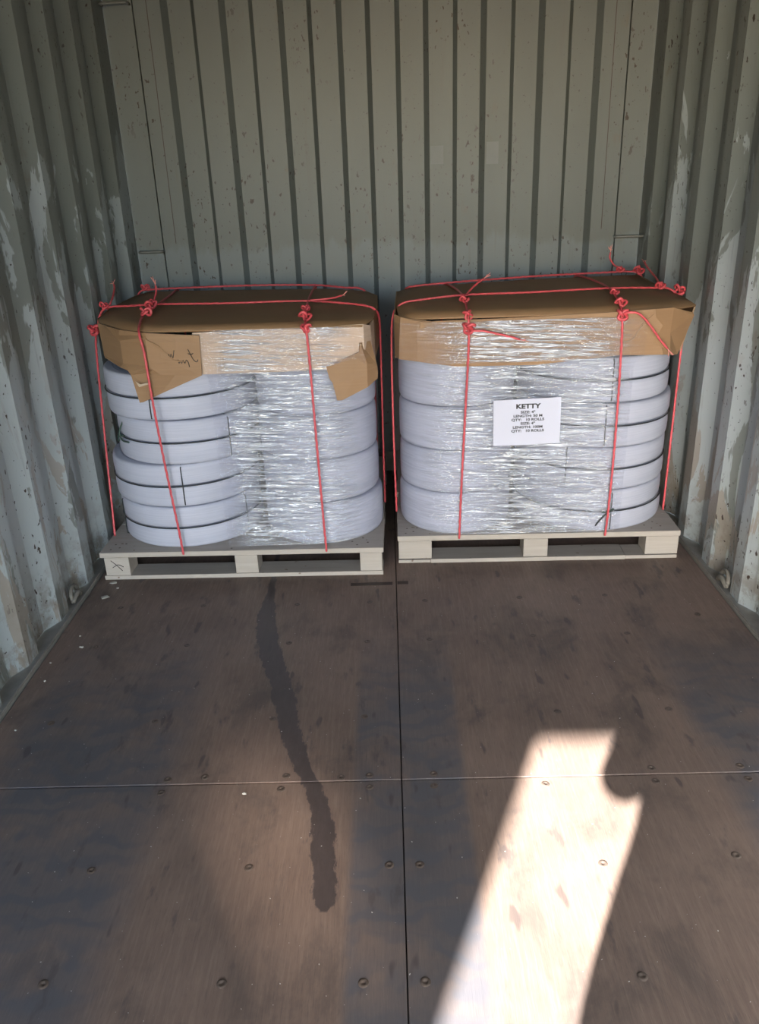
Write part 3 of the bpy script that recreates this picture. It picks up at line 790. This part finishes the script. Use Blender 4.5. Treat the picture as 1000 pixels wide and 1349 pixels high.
# load without paper label: two front ropes, two cross ropes
rope('L', [(.322, -.012, .108), (.318, -.012, .20), (.304, -.026, .50), (.298, -.040, .74), (.292, -.032, .88), (.280, -.018, .945), (.262, .06, .962), (.235, .20, .970), (.228, .36, ZL), (.20, .70, .968), (.16, .98, .955), (.155, 1.03, .90), (.155, 1.04, .20)],
     'red rope hanging down the front of the load across the torn cardboard flap', [((.250, .18, .985), 1.7, (.4, .3, 0)), ((.230, .33, .990), 1.6, (.2, 0, 1.1))],
     [[(.226, .38, .985), (.222, .40, .995), (.225, .43, 1.022), (.222, .44, 1.042)]])
rope('L', [(.866, -.010, .108), (.862, -.012, .25), (.856, -.014, .55), (.852, -.018, .80), (.848, -.016, .915), (.844, -.010, .955), (.835, .12, .966), (.815, .36, ZL), (.80, .70, .97), (.79, .93, .957), (.79, .965, .90), (.79, .97, .2)],
     'red rope hanging down the front of the load near the small corner flap', [((.846, -.012, .945), 1.5, (1.4, 0, .2)), ((.838, .06, .975), 1.6, (.5, .2, 1.2)), ((.826, .20, .978), 1.3, (.2, .1, .4))],
     [[(.828, .33, .985), (.87, .33, .987), (.915, .34, .990), (.945, .36, .995)]])
rope('L', [(.008, .150, .118), (.002, .20, .30), (-.014, .30, .60), (-.032, .40, .84), (-.026, .435, .90), (-.008, .44, .945), (.02, .44, .966), (.12, .42, .972), (.228, .40, ZL+.004), (.50, .385, .976), (.80, .37, ZL+.004), (.98, .33, .968), (1.055, .30, .958), (1.080, .32, .93), (1.084, .38, .86), (1.082, .43, .60), (1.080, .44, .30), (1.080, .44, .118)],
     'red rope crossing the cover of the load without paper label, nearer the front', [((-.036, .42, .885), 2.1, (1.2, .2, .3)), ((.012, .44, .972), 1.3, (.3, .4, .8))],
     [[(.030, .45, .975), (.022, .52, .995), (.006, .60, 1.02), (-.002, .62, 1.03)]])
rope('L', [(-.012, .93, .118), (-.014, .93, .60), (-.014, .93, .90), (.0, .93, .955), (.05, .93, .966), (.50, .915, .972), (.80, .885, .968), (.93, .82, .962), (1.0, .80, .957), (1.035, .84, .90), (1.040, .85, .30), (1.040, .85, .118)],
     'red rope crossing the cover of the load without paper label, at the rear edge', [((.03, .93, .975), 1.6, (.3, .2, .4))], [])
# load bearing the paper label
ZR = .980
rope('R', [(.236, -.010, .106), (.240, -.012, .25), (.252, -.016, .55), (.262, -.026, .80), (.264, -.028, .90), (.262, -.018, .95), (.262, .04, .964), (.264, .20, ZR), (.255, .45, .977), (.22, .74, .962), (.21, .80, .90), (.21, .82, .2)],
     'red rope hanging down the front of the load, over the undivided rolls by the label', [((.263, -.030, .915), 1.9, (1.4, .2, .3)), ((.262, .0, .955), 1.4, (1.0, .2, 1.0)), ((.262, .15, .984), 1.5, (.2, .3, .7))],
     [[(.268, -.036, .905), (.31, -.040, .905), (.36, -.036, .893), (.41, -.034, .880), (.440, -.032, .870)], [(.268, .20, .988), (.285, .24, 1.0), (.315, .28, 1.02), (.345, .31, 1.035)]])
rope('R', [(.793, -.010, .106), (.797, -.012, .20), (.800, -.014, .45), (.796, -.020, .70), (.790, -.024, .88), (.786, -.020, .945), (.792, .04, .968), (.815, .24, ZR), (.83, .50, .978), (.80, .85, .966), (.80, .90, .90), (.80, .92, .2)],
     'red rope hanging down the front of the load, over the tied double rolls', [((.787, -.026, .945), 1.9, (1.3, .2, .5)), ((.792, .03, .978), 1.5, (.4, .2, 1.0)), ((.812, .20, .986), 1.4, (.2, .3, .7))],
     [[(.792, -.032, .950), (.825, -.040, .952), (.850, -.040, .938), (.885, -.038, .900), (.920, -.036, .855), (.948, -.034, .825)]])
rope('R', [(-.006, .243, .118), (-.009, .243, .36), (-.010, .243, .70), (-.006, .243, .87), (.004, .243, .93), (.035, .243, .962), (.09, .245, .972), (.264, .26, ZR+.004), (.52, .29, .982), (.815, .32, ZR+.004), (1.0, .345, .976), (1.06, .36, .968), (1.098, .34, .93), (1.095, .26, .85), (1.074, .20, .74), (1.074, .20, .40), (1.074, .20, .118)],
     'red rope crossing the cover of the load bearing the paper label, nearer the front', [((1.02, .345, .984), 1.6, (.3, .2, .5)), ((1.098, .36, .962), 1.7, (.8, .6, .2))],
     [[(1.02, .35, .985), (1.03, .45, 1.0), (1.035, .58, 1.02), (1.040, .66, 1.036)]])
rope('R', [(.035, .74, .118), (.035, .73, .88), (.050, .70, .95), (.09, .665, .968), (.30, .70, .976), (.62, .79, .977), (.90, .86, .974), (1.07, .88, .970), (1.104, .88, .93), (1.106, .88, .60), (1.10, .88, .118)],
     'red rope crossing the cover of the load bearing the paper label, at the rear edge', [((1.0, .87, .984), 1.5, (.3, .2, .5)), ((1.08, .87, .980), 1.7, (.5, .2, .9))], [[(1.01, .88, .982), (.98, .92, 1.0), (.965, .94, 1.03), (.968, .945, 1.05)]])

# --- paint flakes on the boards
def flake(x, y, r, label, sd):
    rnd = random.Random(sd); n = 7
    ring = [(math.cos(2*math.pi*i/n)*r*rnd.uniform(.5, 1.1)*1.3, math.sin(2*math.pi*i/n)*r*rnd.uniform(.5, 1.1), .0006+rnd.uniform(0, .0035)) for i in range(n)]
    V = [(0, 0, .004)] + ring + [(a, b, 0) for a, b, c in ring]
    Fc = [(0, 1+i, 1+(i+1) % n) for i in range(n)] + [(1+i, 1+n+i, 1+n+(i+1) % n, 1+(i+1) % n) for i in range(n)] + [tuple(range(2*n, n, -1))]
    o = fix(mesh_obj('paint_flake', V, Fc, M_flake)); o.location = (x, y, .0002); tag(o, label, 'paint flake', 'paint flakes on the floor')
flake(-1.083, 2.745, .014, 'largest pale paint flake, lying just before the scribbled pallet block', 1)
flake(-1.083, 2.632, .014, 'flat pale paint flake on bare floor below the scribbled pallet block', 2)
for i, (x, y, r) in enumerate(((-1.05, 2.29, .006), (-1.10, 2.10, .004), (-1.08, 2.36, .003), (-1.12, 2.20, .004), (-1.09, 1.86, .004), (-1.055, 2.70, .004))):
    flake(x, y, r, 'tiny pale paint flake on the floor near the wall rail', 10+i)
flake(-.395, 1.588, .006, 'tiny pale chip beside the cross joint of the floor sheets', 31)
